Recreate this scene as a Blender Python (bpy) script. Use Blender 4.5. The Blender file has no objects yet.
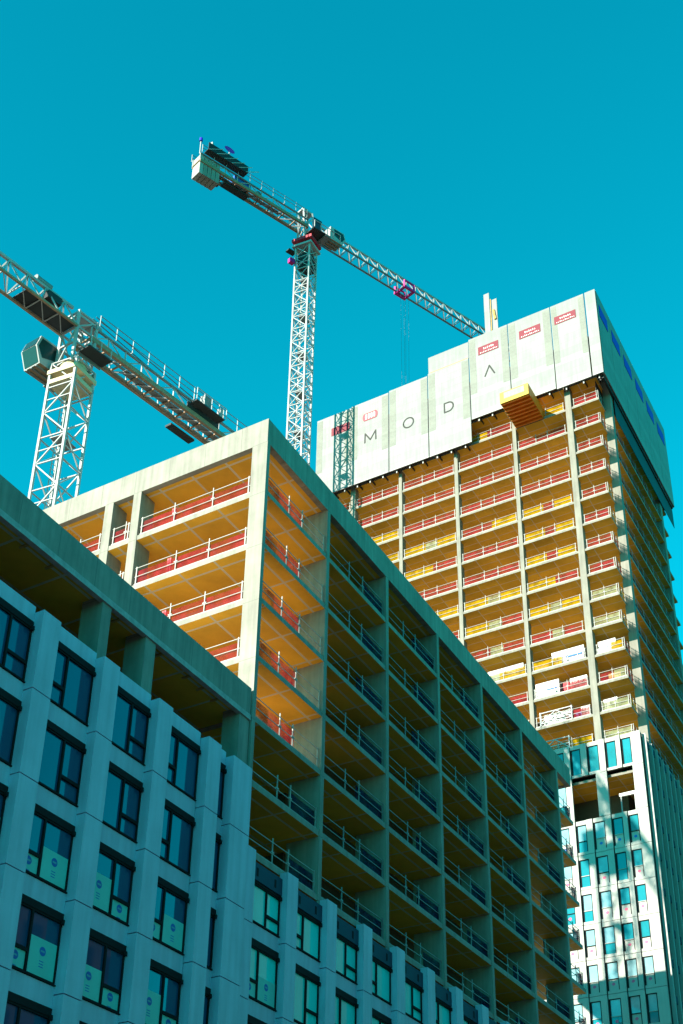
import bpy, math, random
from mathutils import Vector
random.seed(7)
sc = bpy.context.scene
COL = sc.collection
rad = math.radians

# ------------------------------------------------------------------ camera, sky, sun, exposure
EYE = 1.6
ER = Vector((0.4484, 0.8938, 0.0))      # along the street front of the blocks
EL = Vector((-0.8257, 0.5641, 0.0))     # along their other, sunlit front
UP = Vector((0, 0, 1))
def W(u, v, z):
    return Vector((u*ER.x + v*EL.x, u*ER.y + v*EL.y, z + EYE))

cam = bpy.data.objects.new('camera', bpy.data.cameras.new('camera'))
COL.objects.link(cam)
PITCH, ROLL = 0.58997, 0.0200672
fw = Vector((0, math.cos(PITCH), math.sin(PITCH)))
up0 = Vector((0, -math.sin(PITCH), math.cos(PITCH)))
rt0 = Vector((1, 0, 0))
rt = rt0*math.cos(ROLL) + up0*math.sin(ROLL)
upv = up0*math.cos(ROLL) - rt0*math.sin(ROLL)
from mathutils import Matrix
cam.matrix_world = Matrix(((rt.x, upv.x, -fw.x, 0), (rt.y, upv.y, -fw.y, 0), (rt.z, upv.z, -fw.z, EYE), (0, 0, 0, 1)))
cam.data.sensor_fit = 'VERTICAL'
cam.data.sensor_height = 36.0
cam.data.lens = 1422.9/1024*36
cam.data.clip_start = 0.5
cam.data.clip_end = 6000
sc.camera = cam

SUN_TRAVEL = (ER + EL*-0.45 + UP*-0.4375).normalized()
to_sun = -SUN_TRAVEL
elev = math.asin(to_sun.z)
azim = math.atan2(to_sun.x, to_sun.y)
world = bpy.data.worlds.new('World')
sc.world = world
world.use_nodes = True
nt = world.node_tree
bg = nt.nodes['Background']
sky = nt.nodes.new('ShaderNodeTexSky')
sky.sky_type = 'NISHITA'
sky.sun_disc = False
sky.sun_elevation = elev
sky.sun_rotation = azim % (2*math.pi)
sky.air_density = 1.0
sky.dust_density = 0.0
sky.ozone_density = 1.0
tint = nt.nodes.new('ShaderNodeMix')
tint.data_type = 'RGBA'
tint.blend_type = 'MULTIPLY'
tint.inputs[0].default_value = 1.0
tint.inputs[7].default_value = (0.003, 1.0, 0.83, 1)
gam = nt.nodes.new('ShaderNodeGamma'); gam.inputs[1].default_value = 1.05
nt.links.new(sky.outputs[0], gam.inputs[0]); nt.links.new(gam.outputs[0], tint.inputs[6])
nt.links.new(tint.outputs[2], bg.inputs[0])
bg.inputs[1].default_value = 0.112

sun = bpy.data.objects.new('sun', bpy.data.lights.new('sun', 'SUN'))
COL.objects.link(sun)
sun.data.energy = 4.5
sun.data.angle = rad(0.5)
sun.data.color = (1.0, 0.93, 0.78)
sun.rotation_euler = to_sun.to_track_quat('Z', 'Y').to_euler()
sun.location = to_sun*400

sc.view_settings.view_transform = 'Standard'
sc.view_settings.look = 'None'
sc.view_settings.exposure = 1.45
sc.view_settings.gamma = 1
sc.view_settings.use_curve_mapping = False
sc.render.engine = 'CYCLES'
sc.cycles.use_denoising = True
sc.cycles.max_bounces = 8
sc.cycles.diffuse_bounces = 5
sc.cycles.transparent_max_bounces = 12

# ------------------------------------------------------------------ materials
MATS = {}
def mat(name, col, rough=0.8, var=0.12, scale=0.6, metal=0.0, spec=0.4, grid=None, bump=0.0, alpha=1.0, streak=0.0, ior=1.45, cell=0.0):
    """grid = (su, offu, sv, offv, width, line colour); lines laid out in metres through the UV map"""
    if name in MATS: return MATS[name]
    m = bpy.data.materials.new(name); m.use_nodes = True
    t = m.node_tree; N = t.nodes; L = t.links
    b = N['Principled BSDF']
    b.inputs['Roughness'].default_value = rough
    b.inputs['Metallic'].default_value = metal
    b.inputs['Specular IOR Level'].default_value = spec
    b.inputs['IOR'].default_value = ior
    geo = N.new('ShaderNodeNewGeometry')
    n1 = N.new('ShaderNodeTexNoise'); n1.inputs['Scale'].default_value = scale; n1.inputs['Detail'].default_value = 6
    n1.inputs['Roughness'].default_value = 0.65
    L.new(geo.outputs['Position'], n1.inputs['Vector'])
    ramp = N.new('ShaderNodeMapRange')
    ramp.inputs[1].default_value = 0.3; ramp.inputs[2].default_value = 0.7
    ramp.inputs[3].default_value = 1-var; ramp.inputs[4].default_value = 1+var
    L.new(n1.outputs['Fac'], ramp.inputs[0])
    fac = ramp.outputs[0]
    uvn = N.new('ShaderNodeUVMap')
    if streak > 0:      # rain streaks running down the face
        mp = N.new('ShaderNodeMapping'); mp.inputs['Scale'].default_value = (3.0, 0.25, 1)
        L.new(uvn.outputs[0], mp.inputs[0])
        n2 = N.new('ShaderNodeTexNoise'); n2.inputs['Scale'].default_value = 1.0; n2.inputs['Detail'].default_value = 4
        L.new(mp.outputs[0], n2.inputs['Vector'])
        r2 = N.new('ShaderNodeMapRange'); r2.inputs[1].default_value = 0.35; r2.inputs[2].default_value = 0.7
        r2.inputs[3].default_value = 1.0+streak*0.4; r2.inputs[4].default_value = 1.0-streak
        L.new(n2.outputs['Fac'], r2.inputs[0])
        mm = N.new('ShaderNodeMath'); mm.operation = 'MULTIPLY'
        L.new(fac, mm.inputs[0]); L.new(r2.outputs[0], mm.inputs[1]); fac = mm.outputs[0]
    mix = N.new('ShaderNodeMix'); mix.data_type = 'RGBA'; mix.blend_type = 'MULTIPLY'; mix.inputs[0].default_value = 1
    mix.inputs[6].default_value = (*col, 1)
    cmb = N.new('ShaderNodeCombineColor')
    out = None
    if grid:
        su, ou, sv, ov, wd, lc = grid
        sep = N.new('ShaderNodeSeparateXYZ'); L.new(uvn.outputs[0], sep.inputs[0])
        lines = []; cells = []
        for k, (s, o) in enumerate(((su, ou), (sv, ov))):
            if not s: continue
            a = N.new('ShaderNodeMath'); a.operation = 'SUBTRACT'; L.new(sep.outputs[k], a.inputs[0]); a.inputs[1].default_value = o - 1000*s
            d = N.new('ShaderNodeMath'); d.operation = 'MODULO'; L.new(a.outputs[0], d.inputs[0]); d.inputs[1].default_value = s
            l = N.new('ShaderNodeMath'); l.operation = 'LESS_THAN'; L.new(d.outputs[0], l.inputs[0]); l.inputs[1].default_value = wd
            lines.append(l.outputs[0])
            dv = N.new('ShaderNodeMath'); dv.operation = 'DIVIDE'; L.new(a.outputs[0], dv.inputs[0]); dv.inputs[1].default_value = s
            fl = N.new('ShaderNodeMath'); fl.operation = 'FLOOR'; L.new(dv.outputs[0], fl.inputs[0]); cells.append(fl.outputs[0])
        ln = lines[0]
        if len(lines) == 2:
            mx = N.new('ShaderNodeMath'); mx.operation = 'MAXIMUM'; L.new(lines[0], mx.inputs[0]); L.new(lines[1], mx.inputs[1]); ln = mx.outputs[0]
        if cell > 0 and cells:
            cx = N.new('ShaderNodeCombineXYZ')
            for k, c in enumerate(cells): L.new(c, cx.inputs[k])
            sg = N.new('ShaderNodeSeparateXYZ'); L.new(geo.outputs['Position'], sg.inputs[0])
            rz = N.new('ShaderNodeMath'); rz.operation = 'ROUND'; L.new(sg.outputs[2], rz.inputs[0]); L.new(rz.outputs[0], cx.inputs[2]) if False else None
            wn = N.new('ShaderNodeTexWhiteNoise'); L.new(cx.outputs[0], wn.inputs['Vector'])
            r3 = N.new('ShaderNodeMapRange'); r3.inputs[3].default_value = 1-cell; r3.inputs[4].default_value = 1+cell
            L.new(wn.outputs['Value'], r3.inputs[0])
            m3 = N.new('ShaderNodeMath'); m3.operation = 'MULTIPLY'; L.new(fac, m3.inputs[0]); L.new(r3.outputs[0], m3.inputs[1]); fac = m3.outputs[0]
        out = ln; linecol = lc
    for k in range(3): L.new(fac, cmb.inputs[k])
    L.new(cmb.outputs[0], mix.inputs[7])
    res = mix.outputs[2]
    if out is not None:
        mg = N.new('ShaderNodeMix'); mg.data_type = 'RGBA'; L.new(out, mg.inputs[0]); L.new(res, mg.inputs[6]); mg.inputs[7].default_value = (*linecol, 1)
        res = mg.outputs[2]
    L.new(res, b.inputs['Base Color'])
    if bump > 0:
        bp = N.new('ShaderNodeBump'); bp.inputs['Strength'].default_value = bump; bp.inputs['Distance'].default_value = 0.05
        n4 = N.new('ShaderNodeTexNoise'); n4.inputs['Scale'].default_value = 3.0; n4.inputs['Detail'].default_value = 5
        L.new(geo.outputs['Position'], n4.inputs['Vector'])
        L.new(n4.outputs['Fac'], bp.inputs['Height']); L.new(bp.outputs[0], b.inputs['Normal'])
    if alpha < 1: b.inputs['Alpha'].default_value = alpha
    MATS[name] = m
    return m

M_CONC = mat('raw_concrete', (0.255,0.240,0.208), 0.85, 0.16, 0.5, streak=0.22, bump=0.2, grid=(2.42, 0.3, 0, 0, 0.035, (0.17, 0.16, 0.14)), cell=0.05)
M_CONCP = mat('plain_concrete', (0.255,0.240,0.208), 0.85, 0.16, 0.6, streak=0.2, bump=0.2)
M_CONCT = mat('tower_concrete', (0.225,0.212,0.18), 0.85, 0.14, 0.6, streak=0.2, bump=0.2)
M_LIP = mat('slab_edge_concrete', (0.36, 0.35, 0.34), 0.85, 0.2, 3.0, streak=0.1, bump=0.3)
M_PIER = mat('pier_concrete', (0.255,0.240,0.208), 0.85, 0.16, 0.6, streak=0.22, bump=0.15, grid=(0, 0, 3.12, 43.6, 0.03, (0.17, 0.16, 0.14)))
M_DECK = mat('deck_concrete', (0.54,0.41,0.27), 0.9, 0.15, 0.5)
M_CEIL = mat('warm_formwork_soffit', (0.76,0.39,0.03), 0.75, 0.16, 0.35, grid=(2.9, 47.4, 2.25, 30.75, 0.13, (0.62, 0.52, 0.38)), cell=0.13)  # concrete soffit; warm bounced light is put into its ochre colour
M_CEILT = mat('tower_soffit', (0.76,0.43,0.035), 0.75, 0.16, 0.35, grid=(1.65, 119.3, 2.3, 30.15, 0.09, (0.70, 0.58, 0.42)), cell=0.13)  # same ochre, with the warm light painted into the tower soffits
M_CORE = mat('dark_interior', (0.10, 0.08, 0.06), 0.9, 0.2, 0.4)  # dark colour stands for the deep shade inside the open floors
M_ROOF = mat('roof_gravel', (0.86,0.76,0.60), 0.95, 0.2, 2.0)
M_CLAD = mat('pale_panel', (0.38,0.45,0.57), 0.6, 0.07, 0.7, streak=0.13, bump=0.06)
M_CLADT = mat('white_panel', (0.34,0.335,0.31), 0.55, 0.06, 0.5, streak=0.06)
M_GAP = mat('dark_joint', (0.015, 0.017, 0.018), 0.8, 0.1)
M_FRAME = mat('window_frame_dark', (0.012, 0.014, 0.016), 0.8, 0.1, spec=0.15)
M_GLASS = mat('blue_glass', (0.004,0.06,0.14), 0.03, 0.10, 0.3, spec=0.5, ior=1.6)
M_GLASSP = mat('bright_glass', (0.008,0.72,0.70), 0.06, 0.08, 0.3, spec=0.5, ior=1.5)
M_GLASSG = mat('grey_glass', (0.20, 0.36, 0.40), 0.02, 0.2, 0.8, spec=0.5, ior=1.6)
M_GLASST = mat('coated_glass', (0.015,0.20,0.24), 0.015, 0.15, 0.4, spec=0.5, ior=1.6)
M_SPAN = mat('dark_spandrel', (0.015, 0.06, 0.10), 0.7, 0.1, spec=0.2)
M_FILM = mat('protective_film', (0.13,0.52,0.48), 0.5, 0.06, 1.0)
M_LOGO = mat('blue_print', (0.02, 0.12, 0.42), 0.6, 0.1)
M_PINK = mat('pink_print', (0.75, 0.10, 0.20), 0.6, 0.1)
M_STEEL = mat('white_steel', (0.33,0.34,0.345), 0.5, 0.12, 1.5)
M_CREAM = mat('cream_steel', (0.46,0.40,0.25), 0.5, 0.12, 1.5)
M_GREY = mat('galvanised_steel', (0.20,0.21,0.21), 0.5, 0.15, 2.0, metal=0.3)
M_RUST = mat('brown_chord', (0.28,0.19,0.12), 0.6, 0.2, 2.0)
M_BLACK = mat('black_steel', (0.02, 0.024, 0.026), 0.6, 0.2)
M_RAIL = mat('sunlit_rail_paint', (0.31,0.30,0.28), 0.5, 0.1, 2.0)  # paler copy for sunlit rails; shaded rails get grey steel instead
M_RED = mat('red_steel', (0.50, 0.02, 0.04), 0.5, 0.1)
M_MAG = mat('magenta_steel', (0.55, 0.01, 0.20), 0.5, 0.1)
M_NETR = mat('red_net', (0.20,0.022,0.02), 0.9, 0.25, 1.2, alpha=0.75)
M_NETY = mat('yellow_net', (0.36,0.22,0.006), 0.9, 0.2, 1.2, alpha=0.75)
M_NETP = mat('pale_net', (0.34,0.34,0.20), 0.9, 0.25, 1.2, alpha=0.6)
M_NETB = mat('blue_net', (0.008,0.02,0.06), 0.9, 0.25, 1.2, alpha=0.6)
M_SCREEN = mat('white_screen', (0.248,0.252,0.245), 0.7, 0.08, 0.5, grid=(0, 0, 1.02, 0.2, 0.03, (0.21,0.215,0.19)), cell=0.07, streak=0.12)
M_MESH = mat('perforated_strip', (0.205,0.21,0.185), 0.8, 0.10, 3.0, grid=(0, 0, 0.42, 0.0, 0.05, (0.21,0.215,0.19)), cell=0.06)
M_LETTER = mat('black_letter', (0.03, 0.03, 0.03), 0.7, 0.05)
M_SIGNR = mat('red_sign', (0.17,0.003,0.018), 0.6, 0.06)
M_SIGNP = mat('pink_sign', (0.36,0.05,0.075), 0.6, 0.06)
M_SIGNW = mat('sign_white', (0.85, 0.82, 0.80), 0.6, 0.05)
M_SIGNB = mat('blue_sign', (0.015,0.015,0.48), 0.6, 0.06)
M_ORANGE = mat('orange_steel', (0.72,0.20,0.008), 0.5, 0.12, 1.5)
M_YELL = mat('yellow_steel', (0.55,0.33,0.006), 0.5, 0.08, 1.5)
M_WRAP = mat('white_wrap', (0.33,0.345,0.33), 0.35, 0.08, 2.5, bump=0.4)
M_WOOD = mat('timber', (0.40, 0.24, 0.08), 0.8, 0.2, 2.0)
M_PURP = mat('purple_plate', (0.25, 0.03, 0.35), 0.5, 0.1)
M_ROPE = mat('steel_rope', (0.10, 0.12, 0.13), 0.6, 0.05)
M_GROUND = mat('bare_ground', (0.035,0.032,0.028), 0.95, 0.2, 0.05)
M_ASPH = mat('asphalt', (0.05, 0.05, 0.05), 0.9, 0.15, 0.5)
M_PAVE = mat('paving', (0.07,0.066,0.06), 0.9, 0.12, 0.8, grid=(0.6, 0, 0.6, 0, 0.01, (0.2, 0.19, 0.17)))
M_PAINT = mat('road_paint', (0.75, 0.75, 0.72), 0.7, 0.1)

def netmat(name, col, see):
    m = bpy.data.materials.new(name); m.use_nodes = True
    t = m.node_tree; N = t.nodes; L = t.links; N.remove(N['Principled BSDF'])
    out = N['Material Output']
    d = N.new('ShaderNodeBsdfDiffuse'); tr = N.new('ShaderNodeBsdfTranslucent'); tp = N.new('ShaderNodeBsdfTransparent')
    geo = N.new('ShaderNodeNewGeometry'); n = N.new('ShaderNodeTexNoise'); n.inputs['Scale'].default_value = 1.7; n.inputs['Detail'].default_value = 5
    L.new(geo.outputs['Position'], n.inputs['Vector'])
    r = N.new('ShaderNodeMapRange'); r.inputs[1].default_value = .3; r.inputs[2].default_value = .7; r.inputs[3].default_value = .65; r.inputs[4].default_value = 1.35
    L.new(n.outputs['Fac'], r.inputs[0])
    mx = N.new('ShaderNodeMix'); mx.data_type = 'RGBA'; mx.blend_type = 'MULTIPLY'; mx.inputs[0].default_value = 1; mx.inputs[6].default_value = (*col, 1)
    cc = N.new('ShaderNodeCombineColor')
    for k in range(3): L.new(r.outputs[0], cc.inputs[k])
    L.new(cc.outputs[0], mx.inputs[7])
    L.new(mx.outputs[2], d.inputs[0]); L.new(mx.outputs[2], tr.inputs[0])
    m1 = N.new('ShaderNodeMixShader'); m1.inputs[0].default_value = 0.5; L.new(d.outputs[0], m1.inputs[1]); L.new(tr.outputs[0], m1.inputs[2])
    m2 = N.new('ShaderNodeMixShader'); L.new(m1.outputs[0], m2.inputs[1]); L.new(tp.outputs[0], m2.inputs[2])
    r2 = N.new('ShaderNodeMapRange'); r2.inputs[1].default_value = .35; r2.inputs[2].default_value = .65; r2.inputs[3].default_value = see-.15; r2.inputs[4].default_value = see+.15
    n2 = N.new('ShaderNodeTexNoise'); n2.inputs['Scale'].default_value = 0.9; L.new(geo.outputs['Position'], n2.inputs['Vector'])
    L.new(n2.outputs['Fac'], r2.inputs[0]); L.new(r2.outputs[0], m2.inputs[0])
    L.new(m2.outputs[0], out.inputs['Surface'])
    return m
M_NETR = netmat('red_mesh', (0.42, 0.04, 0.05), 0.6)
M_NETY = netmat('yellow_mesh', (0.56, 0.34, 0.008), 0.4)
M_NETP = netmat('pale_mesh', (0.42, 0.42, 0.24), 0.5)
M_NETB = netmat('blue_mesh', (0.01, 0.03, 0.09), 0.4)

# ------------------------------------------------------------------ mesh building
class MB:
    def __init__(s): s.v = []; s.f = []; s.m = []; s.uv = []; s.mats = []
    def mi(s, m):
        if m not in s.mats: s.mats.append(m)
        return s.mats.index(m)
    def face(s, pts, uvs, m):
        i = len(s.v); s.v += [Vector(p) for p in pts]; s.f.append(tuple(range(i, i+len(pts)))); s.m.append(s.mi(m)); s.uv += uvs
    def sbox(s, u0, u1, v0, v1, z0, z1, m, top=None, bot=None, skip=''):
        """box in the blocks' own directions: u along the street front, v along the sunlit front"""
        P = W
        if 'b' not in skip: s.face([P(u0,v0,z0),P(u0,v1,z0),P(u1,v1,z0),P(u1,v0,z0)], [(u0,v0),(u0,v1),(u1,v1),(u1,v0)], bot or m)
        if 't' not in skip: s.face([P(u0,v0,z1),P(u1,v0,z1),P(u1,v1,z1),P(u0,v1,z1)], [(u0,v0),(u1,v0),(u1,v1),(u0,v1)], top or m)
        s.face([P(u0,v0,z0),P(u1,v0,z0),P(u1,v0,z1),P(u0,v0,z1)], [(u0,z0),(u1,z0),(u1,z1),(u0,z1)], m)
        s.face([P(u1,v1,z0),P(u0,v1,z0),P(u0,v1,z1),P(u1,v1,z1)], [(u1,z0),(u0,z0),(u0,z1),(u1,z1)], m)
        s.face([P(u0,v1,z0),P(u0,v0,z0),P(u0,v0,z1),P(u0,v1,z1)], [(v1,z0),(v0,z0),(v0,z1),(v1,z1)], m)
        s.face([P(u1,v0,z0),P(u1,v1,z0),P(u1,v1,z1),P(u1,v0,z1)], [(v0,z0),(v1,z0),(v1,z1),(v0,z1)], m)
    def obox(s, c, X, Y, Z, m):
        """box about c with half-axis vectors X, Y, Z"""
        c = Vector(c)
        def P(a, b, d): return c + X*a + Y*b + Z*d
        lx, ly, lz = X.length, Y.length, Z.length
        q = [((-1,-1,-1),(-1,1,-1),(1,1,-1),(1,-1,-1)), ((-1,-1,1),(1,-1,1),(1,1,1),(-1,1,1)), ((-1,-1,-1),(1,-1,-1),(1,-1,1),(-1,-1,1)),
             ((1,1,-1),(-1,1,-1),(-1,1,1),(1,1,1)), ((-1,1,-1),(-1,-1,-1),(-1,-1,1),(-1,1,1)), ((1,-1,-1),(1,1,-1),(1,1,1),(1,-1,1))]
        for k, f in enumerate(q):
            uv = [(p[0]*lx, p[1]*ly) if k < 2 else ((p[0]*lx, p[2]*lz) if k < 4 else (p[1]*ly, p[2]*lz)) for p in f]
            s.face([P(*p) for p in f], uv, m)
    def bar(s, p, q, r, m, r2=None):
        p = Vector(p); q = Vector(q); d = q-p; l = d.length
        if l < 1e-6: return
        d /= l
        a = d.cross(UP)
        if a.length < 1e-3: a = ER.copy()
        a.normalize(); b = d.cross(a)
        s.obox((p+q)/2, a*r, b*(r2 or r), d*(l/2), m) if True else None
    def cyl(s, p, q, r, m, n=12, r2=None):
        p = Vector(p); q = Vector(q); d = (q-p).normalized(); a = d.cross(UP)
        if a.length < 1e-3: a = Vector((1,0,0))
        a.normalize(); b = d.cross(a); r2 = r if r2 is None else r2
        A = [p + (a*math.cos(2*math.pi*k/n)+b*math.sin(2*math.pi*k/n))*r for k in range(n)]
        B = [q + (a*math.cos(2*math.pi*k/n)+b*math.sin(2*math.pi*k/n))*r2 for k in range(n)]
        for k in range(n):
            j = (k+1) % n
            s.face([A[k], A[j], B[j], B[k]], [(0,0),(1,0),(1,1),(0,1)], m)
        s.face(A[::-1], [(0,0)]*n, m); s.face(B, [(0,0)]*n, m)
    def build(s, name, parent=None, label=None, org=None):
        org = org if org is not None else (ORG[parent.name] if parent else Vector((0,0,0)))
        me = bpy.data.meshes.new(name)
        me.from_pydata([p-org for p in s.v], [], s.f)
        for m in s.mats: me.materials.append(m)
        me.polygons.foreach_set('material_index', s.m)
        l = me.uv_layers.new(name='UVMap')
        flat = [c for t in s.uv for c in t]
        l.data.foreach_set('uv', flat)
        me.update()
        o = bpy.data.objects.new(name, me); COL.objects.link(o)
        if parent: o.parent = parent
        else: o.location = org
        ORG[o.name] = org
        if label: o['label'] = label
        return o
ORG = {}
def thing(name, label, cat, loc, group=None):
    o = bpy.data.objects.new(name, None); COL.objects.link(o); o.location = loc
    o.empty_display_size = 1
    o['label'] = label; o['category'] = cat
    if group: o['group'] = group
    ORG[o.name] = Vector(loc)
    return o
def structure(o): o['kind'] = 'structure'; return o

# ------------------------------------------------------------------ ground and street
b = MB(); b.face([(-1500,-1500,0),(1500,-1500,0),(1500,1500,0),(-1500,1500,0)], [(-1500,-1500),(1500,-1500),(1500,1500),(-1500,1500)], M_GROUND)
structure(b.build('ground'))
b = MB(); b.sbox(-200, 400, 6, 16, -EYE+0.004, -EYE+0.008, M_ASPH); structure(b.build('road'))
b = MB()
for k in range(-20, 40): b.sbox(k*9, k*9+3, 10.93, 11.07, -EYE+0.012, -EYE+0.014, M_PAINT)
structure(b.build('road_marking'))
b = MB(); b.sbox(-200, 400, 16, 29.2, -EYE+0.004, -EYE+0.13, M_PAVE); structure(b.build('pavement'))

# ------------------------------------------------------------------ row across the street, behind the camera's right shoulder (slab seen in reflections; high-rise added to block sky light)
M_BRICK = mat('brown_brick', (0.045,0.035,0.03), 0.9, 0.2, 0.6)
for (u0, u1, hh, lab) in ((-60, 26, 12, 'low brown brick building across the street'), (44, 108, 40, 'tall brown brick slab across the street from the raw frame'), (152, 205, 78, 'unseen brown brick high-rise added to block sky light opposite the tower')):
    t = thing('brick_building', lab, 'building', W(u0, -14, -EYE), 'brick buildings across the street')
    b = MB(); b.sbox(u0, u1, -30, -14, -EYE, hh, M_BRICK); b.build('wall', t)
    for zz in range(2, int(hh)-3, 4):
        b = MB()
        uu = u0+1.5
        while uu < u1-2.5: b.sbox(uu, uu+1.5, -14.003, -13.97, zz, zz+2.1, M_FRAME); uu += 3.6
        b.build('window_band', t)

# ------------------------------------------------------------------ shared builders
def guard(parent, axis, fixed, a0, a1, z, nets=(), posts=None, end_post=True, inset=0.0, rail_mat=None, name='railing', label=None):
    """edge-protection rail; axis 'u' runs along the street front at v = fixed, 'v' along the sunlit front at u = fixed"""
    rm = rail_mat or M_RAIL
    P = (lambda t, zz, off=0: W(t, fixed+off, zz)) if axis == 'u' else (lambda t, zz, off=0: W(fixed+off, t, zz))
    r = MB()
    for h in (0.55, 1.08): r.bar(P(a0, z+h), P(a1, z+h), 0.017, rm)
    r.bar(P(a0, z+0.08), P(a1, z+0.08), 0.02, rm, 0.05)
    if posts is None:
        n = max(2, round(abs(a1-a0)/2.4)); posts = [a0+(a1-a0)*(k+0.5)/n + random.uniform(-0.25, 0.25) for k in range(n)]
    for t in posts:
        r.bar(P(t, z), P(t, z+1.28), 0.024, rm)
        r.bar(P(t-0.12, z+0.62), P(t+0.12, z+0.62), 0.035, rm)
    if end_post:
        for t in (a0+0.1*(1 if a1 > a0 else -1), a1-0.1*(1 if a1 > a0 else -1)): r.bar(P(t, z), P(t, z+1.15), 0.03, rm)
    o = r.build(name, parent, label)
    if nets:
        for (f0, f1, nm, h) in nets:
            n = MB(); q0 = a0+(a1-a0)*f0; q1 = a0+(a1-a0)*f1
            lo, hi = min(q0, q1), max(q0, q1)
            if axis == 'u': n.sbox(lo, hi, fixed+0.06, fixed+0.08, z+0.12, z+h, nm)
            else: n.sbox(fixed+0.06, fixed+0.08, lo, hi, z+0.12, z+h, nm)
            n.build('netting', o)
    return o

def disc(mb, pfun, ca, cz, ra, rz, m, n=18):
    mb.face([pfun(ca+ra*math.cos(2*math.pi*k/n), cz+rz*math.sin(2*math.pi*k/n)) for k in range(n)], [(0, 0)]*n, m)

def street_window(parent, u0, u1, z0, z1, v, flip, film, glass, lintel=0.26, slim=False, label=None):
    """window in a wall facing the street; the glass lies a little behind v"""
    f = MB(); t = 0.07
    f.sbox(u0, u1, v-0.03, v+0.16, z1-lintel, z1, M_FRAME)
    f.sbox(u0, u0+t, v, v+0.14, z0, z1-lintel, M_FRAME); f.sbox(u1-t, u1, v, v+0.14, z0, z1-lintel, M_FRAME)
    f.sbox(u0+t, u1-t, v, v+0.14, z0, z0+t, M_FRAME); f.sbox(u0+t, u1-t, v, v+0.14, z1-lintel-t, z1-lintel, M_FRAME)
    f.sbox(u0, u1, v-0.06, v+0.02, z0-0.035, z0-0.004, M_FRAME)       # sill flashing
    f.sbox(u1-0.14, u1-0.03, v-0.12, v-0.031, z1-lintel-0.12, z1-lintel+0.04, M_FRAME)    # blind guide
    zt = z1-lintel-t; zb = z0+t
    pans = []
    if slim: pans = [(u0+t, u1-t, zb, zt)]
    else:
        um = u0+(u1-u0)*(0.58 if flip else 0.42)
        f.sbox(um-0.05, um+0.05, v-0.01, v+0.14, zb, zt, M_FRAME)
        ztr = zb+(zt-zb)*0.33
        if flip:
            f.sbox(um+0.05, u1-t, v-0.015, v+0.14, ztr-0.06, ztr+0.06, M_FRAME)
            pans = [(um+0.05, u1-t, zb, ztr-0.06), (u0+t, um-0.05, zb, zt), (um+0.05, u1-t, ztr+0.06, zt)]
        else:
            f.sbox(u0+t, um-0.05, v-0.015, v+0.14, ztr-0.06, ztr+0.06, M_FRAME)
            pans = [(u0+t, um-0.05, zb, ztr-0.06), (um+0.05, u1-t, zb, zt), (u0+t, um-0.05, ztr+0.06, zt)]
    fr = f.build('window', parent, label)
    for (a, c, d, e) in pans:
        g = MB()
        # each sheet hangs a hair out of true, as real panes do
        w1, w2 = random.uniform(-0.006, 0.006), random.uniform(-0.006, 0.006)
        g.face([W(a, v+0.07+w1, d), W(c, v+0.07-w1, d), W(c, v+0.07-w1+w2, e), W(a, v+0.07+w1+w2, e)], [(a,d),(c,d),(c,e),(a,e)], glass)
        g.build('pane', fr)
    if film and not slim:
        for k in (0, 1):
            a, c, d, e = pans[k]
            top = e if k == 0 else d+(e-d)*film
            g = MB(); g.sbox(a+0.02, c-0.02, v+0.045, v+0.05, d+0.01, top, M_FILM)
            ca, cz = (a+c)/2, d+(top-d)*(0.62 if k == 0 else 0.68)
            disc(g, lambda x, zz: W(x, v+0.041, zz), ca, cz, 0.17, 0.15, M_LOGO)
            for q in range(3): g.sbox(ca-0.12, ca+0.12, v+0.0445, v+0.0449, cz-0.34-q*0.09, cz-0.31-q*0.09, M_LOGO)
            for q in range(-2, 3): g.sbox(ca+q*0.045-0.012, ca+q*0.045+0.012, v+0.037, v+0.0385, cz-0.03, cz+0.03, M_FILM)
            g.build('film', fr)
    elif film and slim:
        a, c, d, e = pans[0]
        g = MB(); g.sbox(a+0.02, c-0.02, v+0.045, v+0.05, d+0.01, d+0.7, M_FILM)
        disc(g, lambda x, zz: W(x, v+0.041, zz), (a+c)/2, d+0.45, 0.1, 0.13, M_LOGO); g.build('film', fr)
    return fr

# ------------------------------------------------------------------ low block with the panel front
VS = 30.1            # raw structure front
A_U0, A_U1 = 8.0, 46.62
lowb = thing('apartment_block', 'lower block with pale panel front and dark windows under a raw concrete roof band', 'building', W(A_U0, VS, -EYE))
b = MB()
b.sbox(A_U0, A_U1, VS, VS+0.35, 28.1, 29.44, M_CONC); b.sbox(A_U0, A_U0+0.35, VS+0.35, 46, 28.1, 29.44, M_CONC)
b.sbox(A_U0+0.35, A_U1, 45.65, 46, 28.1, 29.44, M_CONC)
b.sbox(A_U0, A_U1-0.01, VS-0.05, VS+0.2, 27.84, 28.1, M_LIP)       # drip lip under the band
b.build('parapet', lowb)
b = MB(); b.sbox(A_U0+0.35, A_U1, VS+0.36, 45.65, 28.15, 28.9, M_CONCP, top=M_ROOF, bot=M_CEIL); b.build('roof_slab', lowb)
b = MB(); b.sbox(A_U0, A_U1, VS, 46, 24.72, 25.0, M_CONCP, bot=M_CEIL); b.build('floor_slab', lowb)
b = MB(); b.sbox(A_U0+2, A_U1, 33.4, 45, 25.0, 28.15, M_CORE); b.build('shade_core', lowb)  # block brought forward to keep the open top floor dark
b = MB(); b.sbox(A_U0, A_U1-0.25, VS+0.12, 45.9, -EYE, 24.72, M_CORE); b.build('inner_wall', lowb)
for (u0, u1, d) in ((20.0, 20.5, 1.15), (27.3, 27.8, 1.15), (34.9, 35.5, 1.15), (38.0, 38.75, 1.15), (45.75, 46.6, 1.0)):
    c = MB(); c.sbox(u0, u1, VS+0.03, VS+d, 25.0, 28.15, M_PIER); c.build('column', lowb)
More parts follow.
